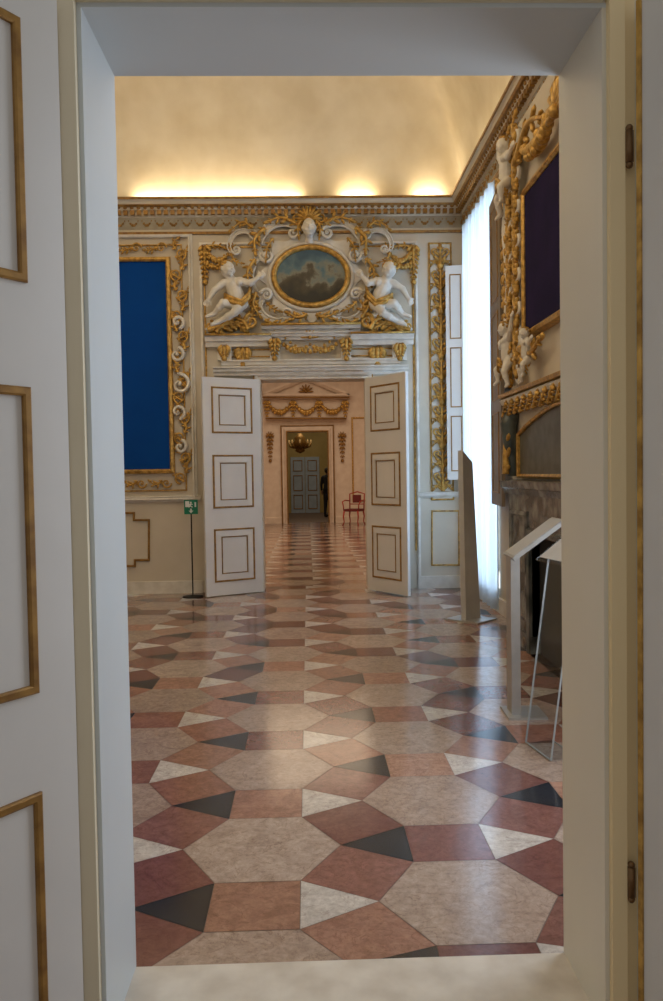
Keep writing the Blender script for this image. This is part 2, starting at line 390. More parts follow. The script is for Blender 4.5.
# ------- cornice (far and right)
zt=onY(300,196,YF-.17).z; zb=W(300,233)[1]; hc=zt-zb
def px_(p): return [(a,b_*.55) for a,b_ in p]
prof=px_([(zb,0),(zb,.03),(zb+.03,.05),(zb+.045,.03),(zb+.20,.03),(zb+.22,.07),(zb+.27,.09),(zb+.28,.15),(zb+hc*.74,.17),(zb+hc*.8,.25),(zb+hc-.05,.27),(zb+hc-.03,.31),(zb+hc,.32),(zb+hc,.16),(zb+hc-.1,.15),(zb+hc-.1,0)])
def cornice(frame,x0,x1,n):
    t=MB().sweep([(x0,0.0),(x1,0.0)],prof); o=struct('trim_%d'%n,t,'plaster',frame)
    d=MB(); f=MB(); g=MB()
    k=int((x1-x0)/.085)
    for i in range(k):
        x=x0+.0425+i*.085
        d.box(x-.026,-.085,zb+.222,x+.026,-.03,zb+.278)
        g.blob((x,-.095,zb+.31),(.028,.018,.028),0,6,4)
        if i%2==0:
            f.swag(x-.06,zb+.16,x+.06,zb+.16,.06,.016,-.022,5)
    g.sweep([(x0,0.0),(x1,0.0)],[(zb-.012,0),(zb-.012,.03),(zb+.016,.035),(zb+.03,0)])
    g.sweep([(x0,0.0),(x1,0.0)],[(zb+hc-.03,.155),(zb+hc-.03,.182),(zb+hc-.002,.185),(zb+hc-.002,.155)])
    d.sweep([(x0,0.0),(x1,0.0)],[(zb+hc*.75,.08),(zb+hc*.75,.13),(zb+hc*.80,.145),(zb+hc*.80,.08)])
    def ch(nm,mb,mt):
        c=bpy.data.objects.new(nm,mesh(nm,mb,mt,False)); C.objects.link(c); c.parent=o; c['kind']='structure'
    ch('dentils',d,'goldd'); ch('gilt_beads',g,'goldd'); ch('frieze_swags',f,'goldd')
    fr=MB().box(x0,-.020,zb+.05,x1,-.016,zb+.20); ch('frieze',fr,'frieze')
cornice('far',XL,XR,9)
cornice('right',-YF,-YN1,10)
# ------- vault
def vault(name,x0,x1,y0,y1,z0,rad,hh,m):
    def samp(a,b_):
        r=min(rad,(b_-a)/2)
        k=14; e=[a+r*(1-math.cos(PI/2*i/k)) for i in range(k+1)]
        return e+[b_-(q-a) for q in reversed(e)]
    X=samp(x0,x1);Y=samp(y0,y1); v=[];f=[]
    def g(t): t=min(t,1); return math.sqrt(max(0,1-(1-t)**2))
    for y in Y:
        for x in X:
            d=min(x-x0,x1-x,y-y0,y1-y)/rad; v.append((x,y,z0+hh*g(max(d,0))))
    nx=len(X)
    for j in range(len(Y)-1):
        for i in range(nx-1): f.append((j*nx+i,j*nx+i+1,(j+1)*nx+i+1,(j+1)*nx+i))
    mb=MB(); mb.add(v,f); o=struct(name,mb,m,smooth=True); return o
vault('ceiling',XL,XR,YN1,YF,zt-.12,2.3,2.3,'vault')
struct('wall_left',MB().box(XL-.3,YN1,0,XL,YF,5.6),'plaster')
wy0,wy1,wz0,wz1=8.62,10.22,.25,4.55
rw=MB(); rw.box(XR,YN1,0,XR+.5,wy0,5.6); rw.box(XR,wy1,0,XR+.5,YF,5.6); rw.box(XR,wy0,0,XR+.5,wy1,wz0); rw.box(XR,wy0,wz1,XR+.5,wy1,5.6)
struct('wall_right',rw,'plaster')
bb=MB(); bb.box(XR-.03,7.65,0,XR,YF-.04,.16); struct('baseboard_right',bb,'stucco')
wn=thing('window_1',None,None,(XR+.38,0,0),kind='structure')
w=MB(); w.box(0,wy0,wz0,.06,wy0+.07,wz1); w.box(0,wy1-.07,wz0,.06,wy1,wz1); w.box(0,wy0,wz0,.06,wy1,wz0+.07); w.box(0,wy0,wz1-.07,.06,wy1,wz1); ym=(wy0+wy1)/2; w.box(0,ym-.05,wz0,.06,ym+.05,wz1)
for z in (1.3,2.3,3.3): w.box(.01,wy0,z-.02,.05,wy1,z+.02)
obj('window_frame',w,'stucco',wn)
obj('window_pane',MB().box(.025,wy0+.07,wz0+.07,.03,wy1-.07,wz1-.07),'glass',wn)
# curtain
cu=MB(); n=220; v=[];f=[]
for i in range(n+1):
    k=i/n; y=wy0-.06+k*(wy1-wy0+.10); x=XR-.052+.030*math.sin(k*52+.8*math.sin(k*9))+.012*math.sin(k*131+1)
    v+=[(x,y,.03),(x+.006*math.sin(k*50),y,1.6),(x*.7+.3*(XR-.052),y,zb-.02)]
for i in range(n):
    for j in range(2): f.append((i*3+j,i*3+3+j,i*3+4+j,i*3+1+j))
cu.add(v,f); o=obj('curtain',cu,'curtain',None,True); tag(o,'sheer white floor-length curtain glowing in front of the window','curtain')
def shutter(label,p0,p1,z0,z1,m,ps,depth=.035):
    p0=Vector(p0);p1=Vector(p1); d=p1-p0; L=d.length
    t=thing('window_shutter',label,'shutter',(p0.x,p0.y,z0),rotz=math.atan2(d.y,d.x),group='window shutters')
    h=z1-z0; obj('board',MB().box(0,-depth/2,0,L,depth/2,h),m,t)
    g=MB()
    for a,b_ in ps:
        for sg in (1,-1): g.rect(L*.2,a*h,L*.8,b_*h,bar(.014,.008),-sg*depth/2,sg)
    obj('panel_moulding',g,'goldd',t); return t
shutter('pale panelled shutter standing beside the gilt pilaster panel',(1.80,10.34),(XR-.02,10.30),1.42,4.15,'doorw',[(.04,.3),(.34,.62),(.66,.96)])
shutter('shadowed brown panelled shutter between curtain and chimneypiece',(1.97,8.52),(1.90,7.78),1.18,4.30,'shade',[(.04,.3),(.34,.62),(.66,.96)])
# ================================================================== BLUE PICTURE
bx1,bz1=W(166,262); _,bz0=W(166,469); bx0=bx1-2.6
t=wthing('picture_frame','huge gilt stucco frame around a plain blue panel on the far wall','picture frame',((bx0+bx1)/2,0,bz0-.35),'far')
obj('blue_panel',MB().box(bx0,-.02,bz0,bx1,0,bz1),'blue',t)
obj('inner_frame',MB().rect(bx0,bz0,bx1,bz1,[(0,0),(0,.05),(-.02,.07),(-.05,.06),(-.06,.03),(-.06,0)]),'gold',t)
ox1,oz1=W(188,238); _,oz0=W(188,497); ox0=bx0-(ox1-bx1)
obj('outer_frame',MB().rect(ox0,oz0,ox1,oz1,[(0,0),(0,.05),(-.025,.065),(-.03,.03),(-.055,.03),(-.055,0)]),'stucco',t)
obj('gilt_bead',MB().rect(ox0+.09,oz0+.09,ox1-.09,oz1-.09,bead(.02,.03)),'gold',t)
g=MB()
xm=(bx1+ox1)/2+.02
zz=oz0+.25; i=0
while zz<oz1-.2:
    sg=1 if i%2 else -1
    g.spiral(xm+sg*.03,zz,.08,R(-90) ,1.4,sg,.015,-.045)
    g.acan([(xm-sg*.03,zz+.06),(xm-sg*.06,zz+.14),(xm+sg*.02,zz+.22)],.085,-.04)
    g.acan([(xm-sg*.02,zz-.05),(xm+sg*.09,zz+.02),(xm+sg*.12,zz+.10)],.06,-.04)
    zz+=.26; i+=1
xx=bx1-.05
while xx>bx0:
    g.spiral(xx,(bz1+oz1)/2+.02,.07,0,1.3,1,.014,-.04); g.acan([(xx-.05,oz1-.13),(xx-.14,bz1+.14),(xx-.22,oz1-.16)],.08,-.04)
    g.spiral(xx,(bz0+oz0)/2,.065,0,1.3,-1,.014,-.04); g.acan([(xx-.05,bz0-.15),(xx-.14,bz0-.2),(xx-.22,bz0-.15)],.08,-.04)
    xx-=.32
obj('gilt_scrollwork',g,'gold',t,True)
cx,cz=W(178,385)
for dx,dz,r_,a_,dr_ in ((.03,0,.14,100,-1),(0,-.35,.10,-80,1),(0,.38,.10,80,-1),(.02,.80,.09,-80,1),(.02,-.80,.09,80,-1)):
    obj('white_scroll',MB().spiral(cx+dx,cz+dz,r_,R(a_),1.2,dr_,.027,-.055),'stucco',t,True)
# ================================================================== DOOR BAY panel line
xl,z1=W(199,243); xr,_=W(417,243)
outline([(xl,.0),(xl,z1),(xr,z1),(xr,.0)],[(0,0),(0,.03),(-.03,.04),(-.04,.02),(-.05,0)],'stucco','trim_11',False)
outline([(xl+.06,.5),(xl+.06,z1-.06),(xr-.06,z1-.06),(xr-.06,.5)],bead(.022,.022),'gold','trim_12',False)
# ================================================================== PILASTER PANEL right
t=wthing('pilaster_panel','tall narrow stucco panel of gilt candelabra leaves beside the window','relief panel',(W(441,500)[0],0,W(441,500)[1]),'far')
px0,pz1=W(428,243); px1,pz0=W(454,500)
obj('panel_frame',MB().rect(px0,pz0,px1,pz1,[(0,0),(0,.02),(.01,.03),(.022,.02),(.022,0)]),'gold',t)
obj('ground',MB().box(px0+.022,-.012,pz0+.022,px1-.022,0,pz1-.022),'stucco',t)
g=MB(); xm=(px0+px1)/2; zz=pz0+.12; i=0
while zz<pz1-.25:
    g.acan([(xm,zz),(xm,zz+.12),(xm,zz+.26)],.14,-.035)
    for sd in (-1,1):
        g.spiral(xm+sd*.07,zz+.20,.05,R(-90),1.2,sd,.014,-.04)
        g.acan([(xm,zz+.05),(xm+sd*.08,zz+.08),(xm+sd*.12,zz+.02)],.06,-.035)
    if i%2: g.blob((xm,-.05,zz+.3),(.045,.03,.05))
    zz+=.29; i+=1
obj('gilt_leaves',g,'gold',t,True)
# ================================================================== OVERDOOR
cx,cz=W(311,277.5); rx,rz=.45,.345
def ell(rx,rz,n=48): return [(cx+rx*math.cos(2*PI*i/n),cz+rz*math.sin(2*PI*i/n)) for i in range(n)]
t=wthing('oval_painting','oval landscape painting in a gilt frame above the open door','painting',(cx,0,cz-.1),'far')
cv=MB().prism(ell(rx,rz),-.07,-.045)
obj('canvas',cv,'landscape',t)
obj('gilt_frame',MB().sweep(ell(rx,rz),[(.01,.045),(.01,.08),(-.02,.11),(-.05,.10),(-.06,.07),(-.06,.045)],True),'gold',t,True)
obj('white_frame',MB().sweep(ell(rx+.062,rz+.062),[(0,.045),(0,.07),(-.02,.08),(-.045,.06),(-.05,.045)],True),'stucco',t,True)
t=wthing('cartouche','white and gold scrolled strapwork surrounding the oval painting','relief ornament',(cx,0,W(311,322)[1]),'far')
pl=[]
for i in range(120):
    a=2*PI*i/120; lob=.045*math.cos(8*a)+.02*math.cos(16*a)
    pl.append((cx+(.62+lob)*math.cos(a),cz+.02+(.54+lob)*math.sin(a)))
obj('ground',MB().prism(pl,-.04,-.002),'stucco',t)
g=MB()
def O(dx,dy,sd): return (cx+sd*dx/76.7, cz-dy/76.7)
def cm(pts):
    pts=[Vector(p) for p in pts]; Q=[]
    for i in range(len(pts)-1):
        p0=pts[max(i-1,0)];p1=pts[i];p2=pts[i+1];p3=pts[min(i+2,len(pts)-1)]
        for k in range(6):
            t_=k/6; Q.append(.5*((2*p1)+(p2-p0)*t_+(2*p0-5*p1+4*p2-p3)*t_*t_+(3*p1-p0-3*p2+p3)*t_**3))
    return Q+[pts[-1]]
for sd in (-1,1):
    s=MB()
    def band(px,w_,y=-.07):
        Q=cm([O(q[0],q[1],sd) for q in px]); m_=len(Q)
        R_=[w_*(.45+.55*math.sin(PI*min(1,max(0,(i+1)/(m_+1))))) for i in range(m_)]
        L_=[];T_=[]
        for i,p in enumerate(Q):
            d_=(Q[min(i+1,m_-1)]-Q[max(i-1,0)]); d_=d_.normalized() if d_.length>0 else Vector((1,0)); nn=Vector((-d_.y,d_.x))
            L_.append(p+nn*R_[i]*.75); T_.append(p-nn*R_[i]*.75)
        s.tube([(p.x,y+.02,p.y) for p in Q],[r_*.8 for r_ in R_],8,.5)
        s.tube([(p.x,y,p.y) for p in L_],[r_*.34 for r_ in R_],6); s.tube([(p.x,y,p.y) for p in T_],[r_*.34 for r_ in R_],6)
    band(((10,-46),(24,-52),(38,-50),(48,-40),(52,-28),(47,-20)),.056)
    band(((47,-20),(56,-14),(60,0),(56,14),(47,20)),.050)
    band(((47,20),(52,30),(46,40),(34,44),(24,40)),.052)
    band(((52,-34),(62,-44),(74,-42),(80,-30),(76,-22)),.034)
    for (dx,dy,r,a,dr,th) in ((17,-42,.085,60,1,.026),(43,-20,.085,0,-1,.026),(44,18,.08,0,1,.026),(25,36,.08,-60,-1,.026),(73,-26,.06,0,-1,.02),(56,-40,.06,90,1,.018),(62,8,.05,0,1,.016)):
        x,z=O(dx,dy,sd); a0=R(a) if sd>0 else PI-R(a); s.spiral(x,z,r,a0,1.6,dr*sd,th,-.085)
    obj('strapwork',s,'stucco',t,True)
    for pts,w_ in ((((14,-50),(28,-56),(42,-52)),.13),(((44,-46),(54,-36),(54,-22)),.14),(((54,-16),(62,-4),(60,10)),.12),(((54,16),(57,28),(50,40)),.12),(((46,43),(34,48),(22,43)),.11),(((4,38),(14,41),(24,36)),.12),(((56,-46),(66,-52),(78,-44)),.10),(((36,-36),(42,-28),(44,-14)),.08),(((44,26),(38,32),(30,35)),.08),(((78,-22),(74,-14),(66,-12)),.07)):
        g.acan([O(p[0],p[1],sd) for p in pts],w_,-.115)
obj('gilt_leaves',g,'gold',t,True)
def remesh(o,vx,sm=3):
    m_=o.modifiers.new('r','REMESH'); m_.mode='VOXEL'; m_.voxel_size=vx; m_.use_smooth_shade=True
    s_=o.modifiers.new('s','SMOOTH'); s_.iterations=sm; s_.factor=.5
mx_,mz=W(309,231)
t=wthing('mask','white stucco face mask under a gilt shell crown above the oval painting','relief ornament',(mx_,0,mz-.16),'far')
s=MB(); s.blob((mx_,-.15,mz),(.085,.08,.12),nu=16,nv=12); s.blob((mx_,-.235,mz-.005),(.014,.03,.03)); s.blob((mx_,-.222,mz-.055),(.03,.018,.011)); s.blob((mx_,-.20,mz-.095),(.03,.03,.024))
for sd in (-1,1):
    s.blob((mx_+sd*.037,-.218,mz+.036),(.026,.018,.009)); s.blob((mx_+sd*.045,-.2,mz-.03),(.03,.03,.03)); s.blob((mx_+sd*.085,-.14,mz),(.014,.02,.03))
s.cap((mx_,-.09,mz-.1),.045,(mx_,-.06,mz-.14),.055)
o=obj('face',s,'stucco',t,True); remesh(o,.008,1)
g=MB(); g.shell(mx_,mz+.11,.18,R(5),R(175),10,-.12)
for sd in (-1,1): g.acan([(mx_+sd*.09,mz+.1),(mx_+sd*.14,mz+.02),(mx_+sd*.13,mz-.12)],.09,-.11); g.spiral(mx_+sd*.15,mz+.12,.06,R(90),1.2,-sd,.016,-.10)
obj('gilt_shell_crown',g,'gold',t,True)
# --- broken entablature
cxd=(FL_+FRr)/2
t=wthing('entablature','stepped white entablature with gilt swag directly above the open door','door cornice',(cxd,-.001,FT+.1),'far')
s=MB(); g=MB()
def step(xa,ya,xb,yb,dep):
    x0,za=W(xa,ya); x1,zb_=W(xb,yb)
    h=za-zb_
    s.sweep([(x0,zb_),(x1,zb_)],[(0,.002),(0,dep*.45),(h*.35,dep*.5),(h*.45,dep*.75),(h*.8,dep*.8),(h*.85,dep),(h,dep),(h,.002)])
step(206,336,272,347,.16); step(350,334,413,345,.16)
step(262,326,360,334,.20)
step(270,334,350,340,.14)
step(222,361,400,368,.10)
step(214,368,408,374,.13)
for (xa,ya,xb,yb) in ((270,340,280,361),(341,340,351,361),(218,347,232,361),(392,345,406,361)):
    x0,za=W(xa,ya); x1,zb_=W(xb,yb); s.box(x0,-.09,zb_,x1,-.002,za); 
    g.drop((x0+x1)/2,za-.04,za-zb_-.06,.13,-.11,4)
obj('mouldings',s,'stucco',t)
x0,z0=W(278,341); x1,_=W(342,341); xm=(x0+x1)/2
g.swag(x0+.03,z0-.02,xm,z0-.06,.10,.035,-.07,8); g.swag(xm,z0-.06,x1-.03,z0-.02,.10,.035,-.07,8)
g.swag(x0+.1,z0+.02,x1-.1,z0+.02,.17,.028,-.07,10); g.shell(xm,z0+.03,.12,R(0),R(180),7,-.08)
for (xa,xb,y) in ((206,272,336),(350,413,334),(262,360,326)):
    a=W(xa,y);b_=W(xb,y); g.sweep([(a[0],a[1]-.012),(b_[0],a[1]-.012)],[(-.012,.10),(-.012,.21 if xa==262 else .17),(.012,.21 if xa==262 else .17),(.012,.10)])
for (xa,xb,y) in ((222,400,364),(232,270,357),(351,392,356),(232,270,350),(351,392,349)):
    a=W(xa,y);b_=W(xb,y); g.sweep([(a[0],a[1]),(b_[0],a[1])],bead(.018,.07 if y==364 else .02))
for px in (243,377):
    a=W(px,352); g.drop(a[0],a[1],.16,.18,-.04,4)
obj('gilt_ornament',g,'gold',t,True)
for sd,lb in ((-1,'left'),(1,'right')):
    bxp,bz=W(309+sd*72,333)
    t=wthing('scroll_pediment','gilt acanthus scroll pediment the %s-hand cherub sits on'%lb,'relief ornament',(bxp,0,bz),'far',group='scroll pediments under the cherubs')
    g=MB(); s=MB()
    def q(dx,dy): return W(309+sd*dx,dy)
    P=[q(102,332),q(94,326),q(84,318),q(74,314),q(62,318),q(54,328)]
    s.tube([(p[0],-.08,p[1]) for p in P],[.03,.045,.055,.05,.045,.03],8)
    g.acan([q(100,332),q(88,328),q(76,324),q(64,331)],.20,-.10)
    g.acan([q(60,331),q(66,322),q(78,318)],.16,-.11)
    g.acan([q(92,334),q(84,326),q(76,320)],.16,-.11)
    g.acan([q(58,318),q(54,308),q(58,298)],.13,-.08)
    a=q(57,323); g.spiral(a[0],a[1],.10,R(90),1.4,-sd,.03,-.11)
    a=q(98,327); g.spiral(a[0],a[1],.065,R(90),1.4,sd,.022,-.09)
    obj('white_scroll',s,'stucco',t,True); obj('gilt_acanthus',g,'gold',t,True)
    a=q(104,250); b_=q(78,252)
    t=wthing('garland','gilt fruit garland hanging in the upper %s corner above the door'%lb,'garland',(a[0],0,q(100,290)[1]),'far',group='gilt corner garlands')
    g=MB(); g.swag(a[0],a[1],b_[0],b_[1],.14,.035,-.05,9); g.drop(a[0],a[1],.42,.13,-.04,7)
    g.shell(b_[0],b_[1]+.03,.09,R(0),R(180),6,-.05); g.acan([q(104,248),q(92,246),q(82,250)],.08,-.03)
    a=q(92,262); g.swag(q(104,262)[0],a[1],q(84,262)[0],a[1],.08,.03,-.05,7)
    obj('fruit',g,'gold',t,True)
# ------------------------------------------------------------------ putti
def putto(label,base,frame,J,gold_drape=None,sc=1.0):
    t=wthing('cherub_statue',label,'statue',base,frame,group='stucco cherubs')
    s=MB(); V=lambda k:Vector(J[k])
    hd=V('head'); r=.084*sc
    s.blob(hd,(r*.95,r*1.02,r*1.12),nu=16,nv=12)
    fd=Vector(J.get('face',(0,-1,0))).normalized(); up=Vector((0,0,1)); rt=fd.cross(up).normalized(); up=rt.cross(fd).normalized()
    def fp(a,b_,c): return hd+rt*(a*r)+up*(b_*r)+fd*(c*r)
    s.blob(fp(0,-.12,1.02),r*.16); s.blob(fp(0,-.5,.86),(r*.22,r*.18,r*.1)); s.blob(fp(0,-.82,.62),r*.28)
    for sd in (-1,1):
        s.blob(fp(sd*.42,-.35,.66),r*.36); s.blob(fp(sd*.35,.22,.84),(r*.2,r*.16,r*.1)); s.blob(fp(sd*.98,-.1,0),(r*.14,r*.2,r*.26))
    s.cap(hd-up*r*.6,.042*sc,V('neck'),.046*sc)
    s.cap(V('neck'),.054*sc,V('chest'),.084*sc); s.cap(V('chest'),.084*sc,V('belly'),.090*sc); s.cap(V('belly'),.090*sc,V('pelvis'),.086*sc)
    for k in ('l','r'):
        s.blob(V('chest')+(V(k+'sh')-V('chest'))*.45+fd*.055*sc,.042*sc,nu=10,nv=8)
        s.cap(V('neck')*.5+V('chest')*.5,.05*sc,V(k+'sh'),.048*sc)
        s.cap(V(k+'sh'),.048*sc,V(k+'el'),.036*sc); s.cap(V(k+'el'),.039*sc,V(k+'wr'),.025*sc)
        d=(V(k+'wr')-V(k+'el')).normalized(); s.blob(V(k+'wr')+d*.035*sc,.032*sc,nu=10,nv=8)
        n=d.cross(Vector((0,1,0))).normalized()
        for i in range(4):
            b0=V(k+'wr')+d*.05*sc+n*((i-1.5)*.018*sc); s.cap(b0,.010*sc,b0+d*(.045-.006*abs(i-1.3))*sc,.008*sc)
        b0=V(k+'wr')+d*.02*sc+n*.03*sc; s.cap(b0,.011*sc,b0+d*.03*sc+n*.025*sc,.009*sc)
        s.cap(V('pelvis'),.08*sc,V(k+'hip'),.073*sc)
        s.cap(V(k+'hip'),.073*sc,V(k+'kn'),.047*sc); s.blob(V(k+'kn')*.6+V(k+'an')*.4,.046*sc,nu=10,nv=8); s.cap(V(k+'kn'),.047*sc,V(k+'an'),.028*sc); s.cap(V(k+'an'),.031*sc,V(k+'to'),.020*sc)
    o=obj('body',s,'stucco',t,True); remesh(o,.0085*sc,1)
    h=MB(); rnd=random.Random(3)
    for i in range(46):
        a=rnd.uniform(0,2*PI); e_=rnd.uniform(-.1,1.35)
        q_=rt*math.cos(a)*math.cos(e_)-fd*math.sin(a)*math.cos(e_)+up*math.sin(e_)
        if q_.dot(fd)>.55: continue
        h.blob(hd+q_*r*1.02,r*.24,nu=6,nv=5)
    obj('hair',h,'gold',t,True)
    if gold_drape:
        g=MB(); P=[Vector(p_) for p_ in gold_drape]
        for off in (-.025,0,.025): g.tube([p_+Vector((0,-.01*abs(off)*30,off)) for p_ in P],[.014*sc]+[.023*sc]*(len(P)-2)+[.01*sc],8)
        obj('gilt_drapery',g,'gold',t,True)
    return t
def pj(px,py,d): a=W(px,py); return (a[0],-d,a[1])
JL=dict(head=pj(229,273,.19),face=(.65,-.75,.05),neck=pj(232,282,.15),chest=pj(234,289,.14),belly=pj(237,297,.14),pelvis=pj(240,305,.14),
 lsh=pj(225,286,.15),lel=pj(216,293,.17),lwr=pj(211,302,.19),rsh=pj(241,284,.16),rel=pj(251,287,.20),rwr=pj(259,281,.18),
 lhip=pj(236,307,.14),lkn=pj(225,307,.25),lan=pj(216,317,.20),lto=pj(209,320,.23),rhip=pj(243,306,.16),rkn=pj(236,317,.27),ran=pj(221,325,.22),rto=pj(214,328,.25))
putto('white stucco cherub left of the oval painting, legs stretched outward',pj(239,313,.14),'far',JL,gold_drape=[pj(226,299,.20),pj(233,304,.25),pj(243,307,.24),pj(250,299,.2),pj(252,290,.14)],sc=1.12)
JR=dict(head=pj(388,273,.19),face=(-.65,-.75,.05),neck=pj(385,282,.15),chest=pj(383,289,.14),belly=pj(380,297,.14),pelvis=pj(377,305,.14),
 lsh=pj(376,284,.16),lel=pj(367,287,.20),lwr=pj(362,280,.18),rsh=pj(392,286,.15),rel=pj(401,292,.17),rwr=pj(406,301,.19),
 lhip=pj(374,306,.16),lkn=pj(381,317,.27),lan=pj(396,325,.22),lto=pj(403,328,.25),rhip=pj(381,307,.14),rkn=pj(392,307,.25),ran=pj(401,317,.20),rto=pj(408,320,.23))
putto('white stucco cherub right of the oval painting, legs stretched outward',pj(378,313,.14),'far',JR,gold_drape=[pj(391,299,.20),pj(384,304,.25),pj(374,307,.24),pj(367,299,.2),pj(365,290,.14)],sc=1.12)
# ================================================================== CHIMNEYPIECE
XC=-5.8
def K(px,py,dx=0):
    p=onX(px,py,XM+dx); return (-p.y,p.z)
t=wthing('chimneypiece','dark marble and gilt chimneypiece with fireplace on the right wall','fireplace',(XC,0,0),'chim')
obj('breast',MB().box(-7.5,0,0,-4.1,XR-XM-.001,zb-.03),'plaster',t)
s=MB()
for a,b_ in ((-7.38,-6.62),(-4.98,-4.22)):
    s.box(a,-.07,0,b_,0,1.32); s.box(a-.02,-.09,0,b_+.02,0,.14); s.rect(a+.10,.24,b_-.10,1.18,[(0,.07),(0,.085),(.03,.095),(.05,.085),(.05,.07)])
s.box(-6.62,-.07,1.0,-4.98,0,1.32)
obj('surround',s,'veined',t)
s=MB(); s.sweep([(-7.44,1.32),(-4.16,1.32)],[(0,0),(0,.09),(.05,.11),(.06,.13),(.12,.14),(.13,0)])
obj('shelf',s,'veined',t)
obj('firebox',MB().box(-6.62,-.006,.0,-4.98,0,1.0),'black',t)  # thin black sheet stands in for the fireplace hollow
s=MB(); s.rect(-6.62,.0,-4.98,1.0,[(0,0),(0,.10),(-.04,.11),(-.05,.08),(-.05,0)]); obj('opening_moulding',s,'darkmarble',t)
pa=[(-7.12,1.50),(-4.48,1.50),(-4.48,1.84),(-4.66,1.88)]
for i in range(13):
    a=i/12; x=-4.72-(6.88-4.72)*a; pa.append((x,1.90+.12*math.sin(PI*a)))
pa+=[(-6.94,1.88),(-7.12,1.84)]
obj('overmantel_panel',MB().prism(pa,-.03,0),'teal',t)
obj('overmantel_frame',MB().sweep(pa,[(0,0),(0,.05),(-.02,.06),(-.035,.04),(-.04,0)],True),'gold',t)
s=MB(); s.sweep([(-7.5,2.10),(-4.1,2.10)],[(0,0),(0,.05),(.03,.08),(.04,.10),(.08,.12),(.10,.08),(.10,0)]); obj('mantel_cornice',s,'stucco',t)
g=MB(); g.sweep([(-7.5,2.20),(-4.1,2.20)],[(0,0),(0,.13),(.03,.14),(.04,0)]); g.sweep([(-7.5,2.06),(-4.1,2.06)],[(0,0),(0,.05),(.03,.06),(.04,0)])
obj('gilt_mouldings',g,'gold',t)
g=MB(); xx=-7.4
while xx<-4.2:
    g.acan([(xx,2.03),(xx+.06,2.10),(xx+.13,2.16)],.075,-.105,th=.025); g.blob((xx+.15,-.12,2.13),.02); xx+=.2
obj('carved_leaf_row',g,'gold',t,True)
for xc in (-7.32,-4.28):
    s=MB(); s.tube([(xc,-.03,2.05),(xc,-.08,1.95),(xc,-.07,1.75),(xc,-.035,1.6),(xc,-.04,1.48)],[.08,.08,.06,.045,.055],10,ref=(1,0,0))
    obj('console_bracket',s,'teal',t,True)
    g=MB(); g.acan([(xc,1.5),(xc,1.75),(xc,2.0)],.17,-.10,th=.03); obj('gilt_console_leaf',g,'gold',t,True)
pz1=K(557,163)[1]; pz0=K(557,316)[1]; pxl=K(531,250)[0]; pxr=2*XC-pxl
t=wthing('wall_painting','dark navy painting in a gilt frame above the chimneypiece','painting',(XC,0,pz0),'chim')
obj('canvas',MB().box(pxl,-.05,pz0,pxr,-.0,pz1),'navy',t)
obj('gilt_frame',MB().rect(pxl,pz0,pxr,pz1,[(0,0),(0,.06),(-.02,.08),(-.05,.07),(-.06,.04),(-.06,0)]),'gold',t)
t=wthing('overmantel_ornament','white and gold scrolled stucco surround of the dark navy painting','relief ornament',(XC,0,2.28),'chim')
g=MB(); hw=XC-pxl
for sd in (-1,1):
    s=MB(); X=lambda u: XC+sd*(hw+u)
    zz=2.36; i=0
    while zz<zb-.22:
        e_=1 if i%2 else -1
        s.spiral(X(.17+.05*e_),zz,.08,R(90),1.5,sd*e_,.027,-.075)
        s.spiral(X(.40-.03*e_),zz+.07,.07,R(-90),1.4,-sd*e_,.026,-.09)
        g.acan([(X(.10),zz-.02),(X(.20),zz+.08),(X(.12),zz+.2)],.11,-.09,th=.035)
        g.acan([(X(.30),zz-.08),(X(.38),zz+.02),(X(.30),zz+.14)],.11,-.10,th=.035)
        if i%2: g.acan([(X(.47),zz-.06),(X(.52),zz+.05),(X(.46),zz+.15)],.12,-.09,th=.04)
        else: s.spiral(X(.50),zz+.04,.06,R(0),1.3,sd,.024,-.08)
        zz+=.145; i+=1
    s.tube([(X(.46),-.06,2.3),(X(.52),-.07,2.8),(X(.40),-.08,3.2),(X(.50),-.08,3.7),(X(.40),-.07,4.2),(X(.1),-.07,4.45)],[.04,.05,.04,.05,.045,.03],8)
    obj('white_scrollwork',s,'stucco',t,True)
    g.swag(X(-.1),pz1+.34,X(-hw+.1),pz1+.32,.12,.06,-.09,12)
    g.acan([(X(.1),4.15),(X(-.3),4.32),(X(-.7),4.2)],.18,-.09,th=.035)
    g.acan([(X(.0),pz0-.14),(X(-.3),pz0-.22),(X(-.6),pz0-.14)],.16,-.09,th=.035)
    g.drop(X(.50),3.6,.9,.16,-.11,8)
g.shell(XC,pz1+.25,.25,0,PI,9,-.10)
obj('gilt_leaves',g,'gold',t,True)
def putto_side(label,u,z,sc,flip=1,d0=.09):
    q=lambda du,dz,d:(u+flip*du*sc,-(d0+(d-.20)*.75*sc),z+dz*sc)
    J=dict(head=q(.02,.52,.30),face=(.3*flip,-1,-.15),neck=q(0,.42,.26),chest=q(0,.33,.25),belly=q(0,.2,.25),pelvis=q(0,.09,.25),
     lsh=q(-.11,.38,.25),lel=q(-.24,.46,.28),lwr=q(-.30,.60,.27),rsh=q(.11,.38,.26),rel=q(.22,.30,.3),rwr=q(.33,.36,.28),
     lhip=q(-.06,.06,.25),lkn=q(-.13,-.08,.36),lan=q(-.16,-.25,.30),lto=q(-.20,-.29,.36),rhip=q(.06,.06,.26),rkn=q(.16,-.02,.40),ran=q(.14,-.18,.38),rto=q(.19,-.22,.44))
    return putto(label,q(0,0,.25),'chim',J,gold_drape=[q(-.08,.02,.38),q(.02,.08,.40),q(.1,.02,.38),q(.2,-.12,.3)],sc=sc)
putto_side('white cherub high beside the navy painting, just under the cornice',-7.18,4.02,.74)
putto_side('white cherub seated on the mantel corner nearest the brown shutter',-7.20,2.46,.66,-1)
putto_side('white cherub on the mantel below the navy painting',-6.60,2.40,.50)
